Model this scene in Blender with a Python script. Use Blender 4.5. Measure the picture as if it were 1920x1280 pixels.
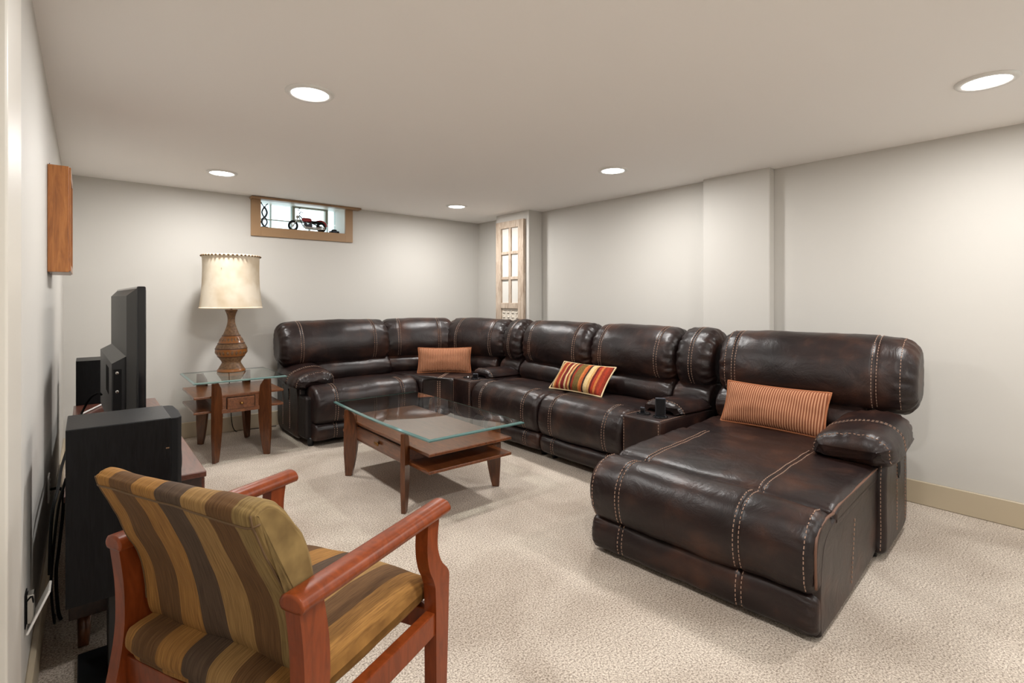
import bpy, bmesh, math, random
from mathutils import Vector, Matrix, noise
random.seed(7)
for o in list(bpy.data.objects): bpy.data.objects.remove(o)
scene = bpy.context.scene
COL = scene.collection
PI = math.pi
# ------------------------------------------------------------------ camera
cam_d = bpy.data.cameras.new('camera'); cam = bpy.data.objects.new('camera', cam_d); COL.objects.link(cam)
cam_d.sensor_width = 36; cam_d.lens = 36*967/1920; cam_d.shift_y = -80/1920
cam_d.clip_start = 0.02
YAW = math.atan2(800, 967)
cam.location = (0, 0, 1.2); cam.rotation_euler = (PI/2, 0, -YAW)
scene.camera = cam
# ------------------------------------------------------------------ world, exposure
w = bpy.data.worlds.new('World'); scene.world = w; w.use_nodes = True
bg = w.node_tree.nodes['Background']; bg.inputs[0].default_value = (0.86, 0.93, 1.0, 1); bg.inputs[1].default_value = 3.6
vs = scene.view_settings
vs.view_transform = 'Standard'; vs.look = 'None'; vs.gamma = 1; vs.use_curve_mapping = False
vs.exposure = 0.0
LAMP_W = 21.0
LAMP_COL = (1.0, 0.98, 0.955)
LIGHTS = [(0.79, 0.40), (2.93, 0.40), (0.79, 2.40), (2.93, 2.40), (0.79, 4.37), (2.89, 4.37), (0.79, -1.57), (2.93, -1.57)]  # last pair is unseen, added behind the camera for the light it gives
XL, XR, YB, YF = -0.13, 3.77, 5.22, -2.6
def ceil_z(x, y): return 2.155 - 0.0052*(x - XL) + 0.0039*(y - YB)

# daylight portals at the two window openings
for (lx, ly, lz, sx_, sy_, rot) in ((XR+.13, -1.225, 1.45, 1.35, 1.0, (0, PI/2, 0)), (1.665, YB+.36, 2.0, .80, .27, (-PI/2, 0, 0))):
    pd = bpy.data.lights.new('daylight_portal', 'AREA'); pd.shape = 'RECTANGLE'; pd.size = sx_ if rot[0] else sy_; pd.size_y = sy_ if rot[0] else sx_; pd.cycles.is_portal = True
    po = bpy.data.objects.new('daylight_portal', pd); COL.objects.link(po); po.location = (lx, ly, lz); po.rotation_euler = rot

# ------------------------------------------------------------------ materials
def lin(c): return tuple((v/12.92 if v <= .04045 else ((v+.055)/1.055)**2.4) for v in [k/255 for k in c])
MATS = {}
class N:
    def __init__(s, name):
        s.m = bpy.data.materials.new(name); s.m.use_nodes = True; s.t = s.m.node_tree
        s.b = s.t.nodes['Principled BSDF']; s.out = s.t.nodes['Material Output']; MATS[name] = s.m
    def n(s, typ, **kw):
        x = s.t.nodes.new(typ)
        for k, v in kw.items():
            if k.startswith('i_'):
                key = k[2:]; key = int(key) if key.isdigit() else key.replace('_', ' ')
                x.inputs[key].default_value = v
            else: setattr(x, k, v)
        return x
    def l(s, a, b): s.t.links.new(a, b)
    def set(s, col=None, rough=None, metal=None, spec=None, coat=None):
        if col is not None: s.b.inputs['Base Color'].default_value = (*lin(col), 1)
        if rough is not None: s.b.inputs['Roughness'].default_value = rough
        if metal is not None: s.b.inputs['Metallic'].default_value = metal
        if spec is not None: s.b.inputs['Specular IOR Level'].default_value = spec
        if coat is not None: s.b.inputs['Coat Weight'].default_value = coat
        return s
    def ramp(s, stops, interp='LINEAR'):
        r = s.n('ShaderNodeValToRGB'); r.color_ramp.interpolation = interp
        e = r.color_ramp.elements
        while len(e) > 1: e.remove(e[-1])
        e[0].position = stops[0][0]; e[0].color = (*lin(stops[0][1]), 1)
        for p, c in stops[1:]:
            k = e.new(p); k.color = (*lin(c), 1)
        return r
    def coord(s, which='Object', scale=(1, 1, 1), rot=(0, 0, 0)):
        tc = s.n('ShaderNodeTexCoord'); mp = s.n('ShaderNodeMapping')
        mp.inputs['Scale'].default_value = scale; mp.inputs['Rotation'].default_value = rot
        s.l(tc.outputs[which], mp.inputs[0]); return mp.outputs[0]
    def bump(s, h, strength=.2, dist=.01, prev=None):
        b = s.n('ShaderNodeBump', i_Strength=strength, i_Distance=dist); s.l(h, b.inputs['Height'])
        if prev is not None: s.l(prev, b.inputs['Normal'])
        return b.outputs[0]
def plain(name, col, rough=.5, metal=0, spec=.5, coat=0):
    return N(name).set(col, rough, metal, spec, coat).m
def paint(name, col, rough=.6, bs=.06):
    a = N(name).set(col, rough); c = a.coord()
    nz = a.n('ShaderNodeTexNoise', i_Scale=140.0, i_Detail=3.0); a.l(c, nz.inputs['Vector'])
    a.l(a.bump(nz.outputs[0], bs, .002), a.b.inputs['Normal']); return a.m
paint('wall_paint', (201, 198, 192)); paint('ceiling_paint', (246, 243, 240), .8)
paint('trim_tan', (186, 172, 148), .4); paint('trim_white', (216, 211, 201), .4, .0); paint('window_brown', (158, 126, 92), .45)
# carpet
a = N('carpet'); a.set((190, 176, 156), .95, spec=.1); c = a.coord()
n1 = a.n('ShaderNodeTexNoise', i_Scale=150.0, i_Detail=4.0, i_Roughness=.85); a.l(c, n1.inputs['Vector'])
n2 = a.n('ShaderNodeTexNoise', i_Scale=2.2, i_Detail=3.0, i_Distortion=.6); a.l(c, n2.inputs['Vector'])
r1 = a.ramp([(.38, (122, 109, 98)), (.5, (210, 198, 186)), (.62, (246, 238, 229))]); a.l(n1.outputs[0], r1.inputs[0])
r2 = a.ramp([(.35, (226, 221, 215)), (.62, (255, 253, 249))]); a.l(n2.outputs[0], r2.inputs[0])
mx = a.n('ShaderNodeMix', data_type='RGBA', blend_type='MULTIPLY'); mx.inputs[0].default_value = 1
a.l(r1.outputs[0], mx.inputs[6]); a.l(r2.outputs[0], mx.inputs[7]); a.l(mx.outputs[2], a.b.inputs['Base Color'])
a.l(a.bump(n1.outputs[0], .7, .008), a.b.inputs['Normal'])
# leather
def leather(name, dark, mid, light, rough=.36):
    a = N(name); c = a.coord()
    n1 = a.n('ShaderNodeTexNoise', i_Scale=5.0, i_Detail=4.0, i_Roughness=.55); a.l(c, n1.inputs['Vector'])
    r = a.ramp([(.3, dark), (.52, mid), (.75, light)]); a.l(n1.outputs[0], r.inputs[0]); a.l(r.outputs[0], a.b.inputs['Base Color'])
    vo = a.n('ShaderNodeTexVoronoi', i_Scale=260.0); a.l(c, vo.inputs['Vector'])
    n2 = a.n('ShaderNodeTexNoise', i_Scale=9.0, i_Detail=5.0, i_Roughness=.6, i_Distortion=.8); a.l(c, n2.inputs['Vector'])
    a.l(a.bump(vo.outputs['Distance'], .08, .002, a.bump(n2.outputs[0], .22, .02)), a.b.inputs['Normal'])
    a.set(rough=rough, spec=.42, coat=0); a.b.inputs['Coat Roughness'].default_value = .3
    return a.m
leather('leather', (20, 12, 12), (33, 20, 18), (68, 42, 31), .38)
leather('leather_base', (16, 11, 11), (22, 15, 14), (28, 19, 18), .5)
plain('thread', (158, 128, 110), .8); plain('piping', (104, 72, 56), .5)
# wood
def wood(name, dark, mid, light, scale=(1, 1, 1), rough=.3, ws=7.0, coat=.3):
    a = N(name); c = a.coord(scale=scale)
    wv = a.n('ShaderNodeTexNoise', i_Scale=ws, i_Detail=6.0, i_Roughness=.62, i_Distortion=1.2); a.l(c, wv.inputs['Vector'])
    r = a.ramp([(.28, dark), (.5, mid), (.72, light)]); a.l(wv.outputs[0], r.inputs[0]); a.l(r.outputs[0], a.b.inputs['Base Color'])
    a.set(rough=rough, coat=coat); a.b.inputs['Coat Roughness'].default_value = .15
    return a.m
wood('table_wood', (76, 40, 20), (108, 60, 32), (130, 78, 46), (6, 1, 6))
wood('end_wood', (80, 43, 22), (110, 63, 33), (132, 80, 45), (1, 6, 6))
wood('leg_wood', (60, 32, 16), (88, 49, 25), (110, 64, 35), (6, 6, .8))
wood('cherry', (98, 42, 14), (122, 54, 20), (136, 64, 27), (5, 5, 1), .33, 7.0, 0)
MATS['cherry'].node_tree.nodes['Principled BSDF'].inputs['Specular IOR Level'].default_value = .32
wood('console_wood', (64, 34, 26), (92, 52, 40), (110, 66, 52), (6, .7, 6), .3)
wood('console_dark', (30, 17, 13), (44, 25, 19), (56, 33, 25), (6, .7, 6), .4)
wood('oak', (128, 74, 28), (158, 96, 42), (178, 114, 56), (9, 9, .7), .4, 9.0)
wood('pale_wood', (150, 130, 112), (184, 166, 148), (206, 192, 176), (5, 5, .8), .7, 8.0, 0)
a = N('black_ash'); c = a.coord(scale=(14, 14, 1.3))
nz = a.n('ShaderNodeTexNoise', i_Scale=7.0, i_Detail=6.0, i_Distortion=1.5); a.l(c, nz.inputs['Vector'])
r = a.ramp([(.35, (7, 7, 8)), (.7, (19, 19, 21))]); a.l(nz.outputs[0], r.inputs[0]); a.l(r.outputs[0], a.b.inputs['Base Color'])
a.l(a.bump(nz.outputs[0], .2, .003), a.b.inputs['Normal']); a.set(rough=.42, spec=.22)
plain('black_plastic', (22, 23, 25), .4); plain('black_gloss', (14, 15, 18), .12); plain('black_matte', (10, 10, 11), .7, 0, .25)
plain('grey_plastic', (58, 57, 56), .5); plain('white_plastic', (228, 226, 222), .35); plain('chrome', (200, 198, 194), .2, 1)
plain('dark_metal', (70, 72, 78), .4, .8); plain('brass', (150, 110, 62), .35, 1); plain('red_paint', (140, 26, 30), .25, coat=.5)
plain('frame_sage', (150, 154, 140), .5); plain('navy', (30, 38, 56), .4); plain('carved_white', (214, 205, 192), .7)
plain('pale_panel', (216, 214, 208), .45); plain('carved_shadow', (120, 108, 94), .8)
# glass: tinted transparency with fresnel reflection
def thin_glass(name, tint, ior=1.5, rough=0.0):
    a = N(name); t = a.t; t.nodes.remove(a.b)
    tr = a.n('ShaderNodeBsdfTransparent'); tr.inputs[0].default_value = (*tint, 1)
    gl = a.n('ShaderNodeBsdfGlossy', i_Roughness=rough); gl.inputs[0].default_value = (1, 1, 1, 1)
    fr = a.n('ShaderNodeFresnel', i_IOR=ior); mix = a.n('ShaderNodeMixShader')
    ge = a.n('ShaderNodeNewGeometry'); iv = a.n('ShaderNodeMath', operation='SUBTRACT'); iv.inputs[0].default_value = 1; a.l(ge.outputs['Backfacing'], iv.inputs[1])
    mu = a.n('ShaderNodeMath', operation='MULTIPLY'); a.l(fr.outputs[0], mu.inputs[0]); a.l(iv.outputs[0], mu.inputs[1])     # reflect once, on the outer face
    a.l(mu.outputs[0], mix.inputs[0]); a.l(tr.outputs[0], mix.inputs[1]); a.l(gl.outputs[0], mix.inputs[2]); a.l(mix.outputs[0], a.out.inputs[0])
    return a.m
thin_glass('table_glass', (.90, .945, .925), 2.3); plain('glass_edge', (86, 116, 113), .06, 0, .8); thin_glass('pane_glass', (.95, .98, .97))
thin_glass('block_glass', (.80, .86, .86), 1.45, .25)
# lamp shade and ceramics
a = N('shade_cloth').set((226, 212, 188), .8); c = a.coord(scale=(1, 1, 1))
nz = a.n('ShaderNodeTexNoise', i_Scale=5.0, i_Detail=3.0); a.l(c, nz.inputs['Vector'])
r = a.ramp([(.35, (206, 186, 156)), (.6, (232, 220, 200))]); a.l(nz.outputs[0], r.inputs[0]); a.l(r.outputs[0], a.b.inputs['Base Color'])
a.b.inputs['Subsurface Weight'].default_value = .0
a = N('ceramic'); c = a.coord(); nz = a.n('ShaderNodeTexNoise', i_Scale=60.0, i_Detail=4.0); a.l(c, nz.inputs['Vector'])
r = a.ramp([(.35, (98, 70, 44)), (.65, (132, 98, 66))]); a.l(nz.outputs[0], r.inputs[0]); a.l(r.outputs[0], a.b.inputs['Base Color']); a.set(rough=.5)
a.l(a.bump(nz.outputs[0], .3, .003), a.b.inputs['Normal'])
plain('ceramic_orange', (146, 90, 38), .3, coat=.4); plain('ceramic_dark', (84, 50, 24), .4); plain('trim_braid', (96, 72, 44), .8)
# emission lens of the ceiling lamps
a = N('lamp_lens'); a.set((250, 250, 245), .4)
a.b.inputs['Emission Color'].default_value = (*LAMP_COL, 1); a.b.inputs['Emission Strength'].default_value = 12.0
# striped chair fabric (stripes are woven along the chair's own width axis)
GOLD, BRN, TAN, DK, OLV = (160, 116, 62), (106, 76, 46), (156, 122, 76), (88, 70, 56), (140, 116, 74)
def stripe_fabric(name, lo, hi, stops, thread_axis, rough=.85, cross=0):
    a = N(name); tc = a.n('ShaderNodeTexCoord'); sp = a.n('ShaderNodeSeparateXYZ'); a.l(tc.outputs['Object'], sp.inputs[0])
    mr = a.n('ShaderNodeMapRange'); mr.inputs[1].default_value = lo; mr.inputs[2].default_value = hi; a.l(sp.outputs[0], mr.inputs[0])
    r = a.ramp(stops, 'CONSTANT'); a.l(mr.outputs[0], r.inputs[0])
    mp = a.n('ShaderNodeMapping'); mp.inputs['Scale'].default_value = (cross or thread_axis[0], thread_axis[1], thread_axis[2]); a.l(tc.outputs['Object'], mp.inputs[0])
    nz = a.n('ShaderNodeTexNoise', i_Scale=1.0, i_Detail=3.0); a.l(mp.outputs[0], nz.inputs['Vector'])
    r2 = a.ramp([(.3, (190, 184, 176)), (.7, (255, 255, 250))]); a.l(nz.outputs[0], r2.inputs[0])
    mx = a.n('ShaderNodeMix', data_type='RGBA', blend_type='MULTIPLY'); mx.inputs[0].default_value = 1
    a.l(r.outputs[0], mx.inputs[6]); a.l(r2.outputs[0], mx.inputs[7]); a.l(mx.outputs[2], a.b.inputs['Base Color'])
    a.l(a.bump(nz.outputs[0], .3, .002), a.b.inputs['Normal']); a.set(rough=rough, spec=.25); return a.m
st = [(0, OLV), (.055, BRN), (.165, OLV), (.29, BRN), (.415, TAN), (.54, DK), (.66, GOLD), (.775, BRN), (.90, GOLD)]
stripe_fabric('chair_stripe', .255, -.255, [(0, OLV), (.12, BRN), (.26, TAN), (.41, DK), (.56, GOLD), (.71, BRN), (.87, GOLD)], (16, 16, 16), cross=420)
stripe_fabric('seat_stripe', .255, -.255, [(0, GOLD), (.13, BRN), (.27, TAN), (.41, DK), (.56, GOLD), (.72, BRN), (.88, GOLD)], (16, 16, 16), cross=420)
RS = [(150, 54, 34), (206, 124, 66), (122, 34, 30), (228, 200, 150), (104, 28, 26), (190, 92, 44), (118, 96, 50), (214, 170, 110), (60, 36, 30), (172, 60, 36)]
seq = [7, 8, 3, 1, 0, 9, 7, 2, 2, 3, 0, 7, 8, 0, 6, 6, 6, 1, 5, 8, 3, 3, 7, 4, 9, 1, 0, 9, 0, 8]
stripe_fabric('pillow_stripe', -.27, .27, [(i/len(seq), RS[k]) for i, k in enumerate(seq)], (300, 60, 60))
def cord_fabric(name, c1, c2, c3):
    a = N(name); tc = a.n('ShaderNodeTexCoord'); sp = a.n('ShaderNodeSeparateXYZ'); a.l(tc.outputs['Object'], sp.inputs[0])
    m = a.n('ShaderNodeMath', operation='MULTIPLY'); m.inputs[1].default_value = 2*PI*75; a.l(sp.outputs[0], m.inputs[0])
    s = a.n('ShaderNodeMath', operation='SINE'); a.l(m.outputs[0], s.inputs[0])
    mr = a.n('ShaderNodeMapRange'); mr.inputs[1].default_value = -1; mr.inputs[2].default_value = 1; a.l(s.outputs[0], mr.inputs[0])
    r = a.ramp([(0, c1), (.5, c2), (1, c3)]); a.l(mr.outputs[0], r.inputs[0]); a.l(r.outputs[0], a.b.inputs['Base Color'])
    a.l(a.bump(mr.outputs[0], .6, .004), a.b.inputs['Normal']); a.set(rough=.8, spec=.2); return a.m
cord_fabric('cord_fabric', (118, 68, 46), (158, 100, 70), (194, 144, 112))
plain('cord_edge', (160, 98, 62), .8); plain('cream_fringe', (214, 190, 150), .8)

# ------------------------------------------------------------------ mesh helpers
def obj(name, bm, mat, parent=None, smooth=False, mats=None):
    me = bpy.data.meshes.new(name); bmesh.ops.recalc_face_normals(bm, faces=bm.faces[:]); bm.to_mesh(me); bm.free()
    for m in (mats or [mat]): me.materials.append(MATS[m])
    if smooth:
        for p in me.polygons: p.use_smooth = len(p.vertices) < 20
    o = bpy.data.objects.new(name, me); COL.objects.link(o)
    if parent is not None: o.parent = parent
    return o
def thing(name, label, cat, loc=(0, 0, 0), rz=0, group=None):
    o = bpy.data.objects.new(name, None); COL.objects.link(o); o.location = loc; o.rotation_euler = (0, 0, rz)
    o.empty_display_size = .1
    return tag(o, label, cat, group)
def tag(o, label, cat, group=None):
    o['label'] = label; o['category'] = cat
    if group: o['group'] = group
    return o
def struct(name, bm, mat, smooth=False, mats=None):
    o = obj(name, bm, mat, None, smooth, mats); o['kind'] = 'structure'; return o
def box(bm, x0, x1, y0, y1, z0, z1, bev=0, seg=2, M=None):
    r = bmesh.ops.create_cube(bm, size=1)['verts']
    for v in r: v.co = Vector(((x0+x1)/2+v.co.x*(x1-x0), (y0+y1)/2+v.co.y*(y1-y0), (z0+z1)/2+v.co.z*(z1-z0)))
    if bev:
        es = list({e for v in r for e in v.link_edges})
        rr = bmesh.ops.bevel(bm, geom=es, offset=bev, segments=seg, profile=.5, affect='EDGES')
        r = list({v for f in rr['faces'] for v in f.verts} | {v for v in r if v.is_valid})
    if M is not None:
        for v in r: v.co = M @ v.co
    return r
def B(): return bmesh.new()
def bx(*a, **k):
    bm = B(); box(bm, *a, **k); return bm
def tube(bm, pts, r, n=8, cap=True, radii=None):
    pts = [Vector(p) for p in pts]; rings = []; up = None
    for i, p in enumerate(pts):
        t = (pts[min(i+1, len(pts)-1)] - pts[max(i-1, 0)]).normalized()
        if up is None: up = Vector((0, 0, 1)) if abs(t.z) < .9 else Vector((1, 0, 0))
        s = t.cross(up).normalized(); up = s.cross(t).normalized(); rr = radii[i] if radii else r
        rings.append([bm.verts.new(p + (s*math.cos(2*PI*k/n) + up*math.sin(2*PI*k/n))*rr) for k in range(n)])
    for a_, b_ in zip(rings, rings[1:]):
        for k in range(n): bm.faces.new((a_[k], a_[(k+1) % n], b_[(k+1) % n], b_[k]))
    if cap: bm.faces.new(rings[0][::-1]); bm.faces.new(rings[-1])
def lathe(bm, prof, n=40, c=(0, 0, 0), cap=True):
    rings = [[bm.verts.new((c[0]+r*math.cos(2*PI*k/n), c[1]+r*math.sin(2*PI*k/n), c[2]+z)) for k in range(n)] for r, z in prof]
    for a_, b_ in zip(rings, rings[1:]):
        for k in range(n): bm.faces.new((a_[k], a_[(k+1) % n], b_[(k+1) % n], b_[k]))
    if cap: bm.faces.new(rings[0][::-1]); bm.faces.new(rings[-1])
def prism(bm, poly, z0, z1, bev=0, seg=3):
    lo = [bm.verts.new((x, y, z0)) for x, y in poly]; hi = [bm.verts.new((x, y, z1)) for x, y in poly]
    n = len(poly); fs = [bm.faces.new(lo[::-1]), bm.faces.new(hi)]
    for k in range(n): fs.append(bm.faces.new((lo[k], lo[(k+1) % n], hi[(k+1) % n], hi[k])))
    if bev: bmesh.ops.bevel(bm, geom=list({e for f in fs for e in f.edges}), offset=bev, segments=seg, profile=.5, affect='EDGES')
def extrude_poly(bm, poly3, vec, bev=0, seg=2):
    lo = [bm.verts.new(p) for p in poly3]; hi = [bm.verts.new(Vector(p)+Vector(vec)) for p in poly3]
    n = len(lo); fs = [bm.faces.new(lo[::-1]), bm.faces.new(hi)]
    for k in range(n): fs.append(bm.faces.new((lo[k], lo[(k+1) % n], hi[(k+1) % n], hi[k])))
    if bev: bmesh.ops.bevel(bm, geom=list({e for f in fs for e in f.edges}), offset=bev, segments=seg, profile=.5, affect='EDGES')
def catmull(ctrl, per=6, closed=True):
    out = []; n = len(ctrl); P = [Vector((*p, 0)) if len(p) == 2 else Vector(p) for p in ctrl]
    rng = range(n) if closed else range(n-1)
    for i in rng:
        if closed: p0, p1, p2, p3 = P[(i-1) % n], P[i], P[(i+1) % n], P[(i+2) % n]
        else: p0, p1, p2, p3 = P[max(i-1, 0)], P[i], P[i+1], P[min(i+2, n-1)]
        for k in range(per):
            t = k/per
            out.append(.5*((2*p1)+(p2-p0)*t+(2*p0-5*p1+4*p2-p3)*t*t+(3*p1-p0-3*p2+p3)*t**3))
    if not closed: out.append(P[-1])
    return out

class Cushion:
    """closed depth/height profile swept along the width, ends rounded, with seams, gathers and stitch rows"""
    def __init__(s, prof, x0, x1, r=.045, seams=(), wr=.004, per=8, seed=0, bulge=0.0, M=None, nx=22, rl=None, rr=None):
        s.P = [(p.x, p.y) for p in catmull(prof, per)]; s.x0, s.x1, s.seams, s.wr, s.seed, s.bulge = x0, x1, seams, wr, seed, bulge
        s.rl = r if rl is None else rl; s.rr = r if rr is None else rr
        s.M = M or Matrix(); n = len(s.P)
        ar = sum(s.P[i][0]*s.P[(i+1) % n][1]-s.P[(i+1) % n][0]*s.P[i][1] for i in range(n))
        if ar < 0: s.P.reverse()
        s.Nn = []
        for i in range(n):
            dx = s.P[(i+1) % n][0]-s.P[i-1][0]; dz = s.P[(i+1) % n][1]-s.P[i-1][1]; L = math.hypot(dx, dz) or 1
            s.Nn.append((dz/L, -dx/L))
        xs = set(x0+(x1-x0)*(i/nx) for i in range(nx+1))
        for r_, e, sg in ((s.rl, x0, 1), (s.rr, x1, -1)):
            for k in range(7): xs.add(e+sg*r_*(1-math.cos(k/6*PI/2)))
            for k in (1.2, 1.4, 1.65, 1.9): xs.add(e+sg*r_*k)
        for q in seams:
            for k in (-.024, -.014, -.007, 0, .007, .014, .024): xs.add(q+k)
        s.xs = sorted(x for x in xs if x0-1e-6 <= x <= x1+1e-6)
        s.xs = [x for i, x in enumerate(s.xs) if i == 0 or x-s.xs[i-1] > .0008]
    def off(s, x, i):
        a, b = x-s.x0, s.x1-x; o = 0
        for d, r in ((a, s.rl), (b, s.rr)):
            if d < r: q = 1-max(d, 0)/r; o -= r*.9*(1-math.sqrt(max(0, 1-q*q)))
        e = min(a, b); u = (x-s.x0)/(s.x1-s.x0)
        o += s.bulge*(4*u*(1-u))
        th = i*2*PI/len(s.P)
        o += s.wr*math.exp(-((e-.03)/.05)**2)*(math.sin(th*17+s.seed+e*30)+.6*math.sin(th*29+2*s.seed-e*40))*.7*(.6+.8*noise.noise(Vector((th*2, s.seed, e*8))))
        for q in s.seams: o -= .006*math.exp(-((x-q)/.010)**2)
        p = s.P[i]
        o += .007*noise.noise(Vector((x*5+s.seed, p[0]*6, p[1]*6))) + .003*noise.noise(Vector((x*14+s.seed, p[0]*12, p[1]*16)))*(1 if s.wr else .3)
        return o
    def pt(s, x, i, extra=0):
        i %= len(s.P); o = s.off(x, i)+extra
        return s.M @ Vector((x, s.P[i][0]+s.Nn[i][0]*o, s.P[i][1]+s.Nn[i][1]*o))
    def nrm(s, i): i %= len(s.P); return (s.M.to_3x3() @ Vector((0, *s.Nn[i]))).normalized()
    def mesh(s, bm=None):
        bm = bm or B(); n = len(s.P)
        rings = [[bm.verts.new(s.pt(x, i)) for i in range(n)] for x in s.xs]
        for a_, b_ in zip(rings, rings[1:]):
            for k in range(n): bm.faces.new((a_[k], a_[(k+1) % n], b_[(k+1) % n], b_[k]))
        bm.faces.new(rings[0]); bm.faces.new(rings[-1][::-1])
        return bm
    def row(s, bm, x, test=None, wd=.0028, ln=.011, gap=.007):
        """dashes of thread on the surface along the profile at width x"""
        n = len(s.P); test = test or (lambda p, nn: nn[0] < .25 and nn[1] > -.75)
        acc = 0
        for i in range(n):
            if not (test(s.P[i], s.Nn[i]) and test(s.P[(i+1) % n], s.Nn[(i+1) % n])): continue
            a_, b_ = s.pt(x, i, .0012), s.pt(x, i+1, .0012); L = (b_-a_).length; t = (b_-a_).normalized() if L else None
            if not L: continue
            nn = s.nrm(i); sd = t.cross(nn).normalized(); pos = -acc
            while pos < L:
                p0, p1 = max(pos, 0), min(pos+ln, L)
                if p1-p0 > .003:
                    q = [a_+t*p0-sd*wd/2, a_+t*p1-sd*wd/2, a_+t*p1+sd*wd/2, a_+t*p0+sd*wd/2]
                    lo = [bm.verts.new(v-nn*.002) for v in q]; hi = [bm.verts.new(v+nn*.0012) for v in q]
                    bm.faces.new(hi)
                    for k in range(4): bm.faces.new((lo[k], lo[(k+1) % 4], hi[(k+1) % 4], hi[k]))
                pos += ln+gap
            acc = L-(pos-(ln+gap)) if pos-(ln+gap) < L else 0
            acc = acc % (ln+gap)
    def stitches(s, bm, ends=True, **k):
        for q in s.seams:
            s.row(bm, q-.011, **k); s.row(bm, q+.011, **k)
        if ends:
            s.row(bm, s.x0+s.rl*.75, **k); s.row(bm, s.x1-s.rr*.75, **k)

# ------------------------------------------------------------------ room shell
bm = B(); box(bm, XL-.2, XR+.2, YF-.2, YB+.3, -.12, 0); struct('floor', bm, 'carpet')
bm = B()
cs = [(XL-.2, YF-.2), (XR+.2, YF-.2), (XR+.2, YB+.2), (XL-.2, YB+.2)]
lo = [bm.verts.new((x, y, ceil_z(x, y))) for x, y in cs]; hi = [bm.verts.new((x, y, 2.42)) for x, y in cs]
bm.faces.new(lo); bm.faces.new(hi)
for k in range(4): bm.faces.new((lo[k], lo[(k+1) % 4], hi[(k+1) % 4], hi[k]))
struct('ceiling', bm, 'ceiling_paint')
ZT = 2.25
struct('wall_left', bx(XL-.12, XL, YF-.12, YB+.12, 0, ZT), 'wall_paint')
struct('wall_front', bx(XL, XR, YF-.12, YF, 0, ZT), 'wall_paint')
WX0, WX1, WZ0 = 1.262, 2.068, 1.872          # window opening
bm = B(); box(bm, XL, WX0-.03, YB, YB+.34, 0, ZT); box(bm, WX1+.03, XR+.12, YB, YB+.34, 0, ZT); box(bm, WX0-.03, WX1+.03, YB, YB+.34, 0, WZ0-.03)
struct('wall_back', bm, 'wall_paint')
W2 = (-1.9, -.55, .95, 1.95)
bm = B(); box(bm, XR, XR+.12, W2[1], YB, 0, ZT); box(bm, XR, XR+.12, YF-.12, W2[0], 0, ZT); box(bm, XR, XR+.12, W2[0], W2[1], 0, W2[2]); box(bm, XR, XR+.12, W2[0], W2[1], W2[3], ZT); box(bm, 3.695, XR, 1.634, 2.14, 0, ZT, .006, 2)
box(bm, 3.58, XR, 4.05, 4.61, 0, ZT, .008, 2); struct('wall_right', bm, 'wall_paint')
BH = .135
bm = B()
for (p0, p1, q0, q1) in ((W2[0], W2[0]+.05, W2[2], W2[3]), (W2[1]-.05, W2[1], W2[2], W2[3]), (W2[0], W2[1], W2[2], W2[2]+.05), (W2[0], W2[1], W2[3]-.05, W2[3]), ((W2[0]+W2[1])/2-.025, (W2[0]+W2[1])/2+.025, W2[2], W2[3])): box(bm, XR+.03, XR+.08, p0, p1, q0, q1)
w2 = struct('window_2', bm, 'trim_white')
WM = (W2[0]+W2[1])/2
for p0, p1 in ((W2[0]+.05, WM-.025), (WM+.025, W2[1]-.05)): obj('pane', bx(XR+.052, XR+.058, p0, p1, W2[2]+.05, W2[3]-.05), 'pane_glass', w2)
def base(name, segs):
    bm = B()
    for s_ in segs: box(bm, *s_, .001, BH, .003, 1)
    struct(name, bm, 'trim_tan')
base('baseboard_left', [(XL, XL+.016, 1.56, YB)]); base('baseboard_back', [(XL+.016, XR, YB-.016, YB)])
base('baseboard_right', [(XR-.016, XR, YF, 1.634), (3.679, 3.695, 1.62, 2.154), (XR-.016, XR, 2.14, 4.05), (3.564, 3.58, 4.04, 4.62), (XR-.016, XR, 4.61, YB)])
bm = B(); box(bm, XL, XL+.022, 1.30, 1.556, .0, ceil_z(XL, 1.5)+.02, .004); box(bm, XL, XL+.03, 1.29, 1.56, .0, .19, .004)
struct('trim_1', bm, 'trim_white')                                   # door casing by the camera
# ------------------------------------------------------------------ ceiling lamps
bmt = B(); lathe(bmt, [(.080, -.004), (.082, -.010), (.100, -.010), (.106, -.004), (.106, .004), (.080, .004)], 48, cap=False)
bml = B(); lathe(bml, [(.001, -.006), (.079, -.006), (.079, .002)], 48)
names = {(.79, .40): 'hidden', (2.93, .40): 'round recessed ceiling light over the chaise, nearest the right wall',
         (.79, 2.40): 'large round recessed ceiling light nearest the camera on the left',
         (2.93, 2.40): 'round recessed ceiling light above the middle of the long sofa run',
         (.79, 4.37): 'round recessed ceiling light above the lamp table, left of the window',
         (2.89, 4.37): 'small far recessed ceiling light near the door-shaped wall panel'}
first = None
for (x, y) in LIGHTS:
    z = ceil_z(x, y)
    lab = names.get((x, y), 'round ceiling light added unseen behind the camera, ' + ('left row' if x < 2 else 'right row'))
    if lab == 'hidden': lab = 'round recessed ceiling light just above the camera'
    t = thing('ceiling_light', lab, 'ceiling light', (x, y, z), 0, 'recessed ceiling lights')
    if first is None:
        tr_, le_ = obj('trim_ring', bmt, 'white_plastic', t, True), obj('lens', bml, 'lamp_lens', t, True); first = (tr_, le_)
    else:
        for s_ in first:
            c_ = s_.copy(); COL.objects.link(c_); c_.parent = t
    ld = bpy.data.lights.new('lamp_light', 'AREA'); ld.shape = 'DISK'; ld.size = .155; ld.energy = LAMP_W; ld.color = LAMP_COL
    lo_ = bpy.data.objects.new('lamp_light', ld); COL.objects.link(lo_); lo_.parent = t; lo_.location = (0, 0, -.014)

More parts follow.
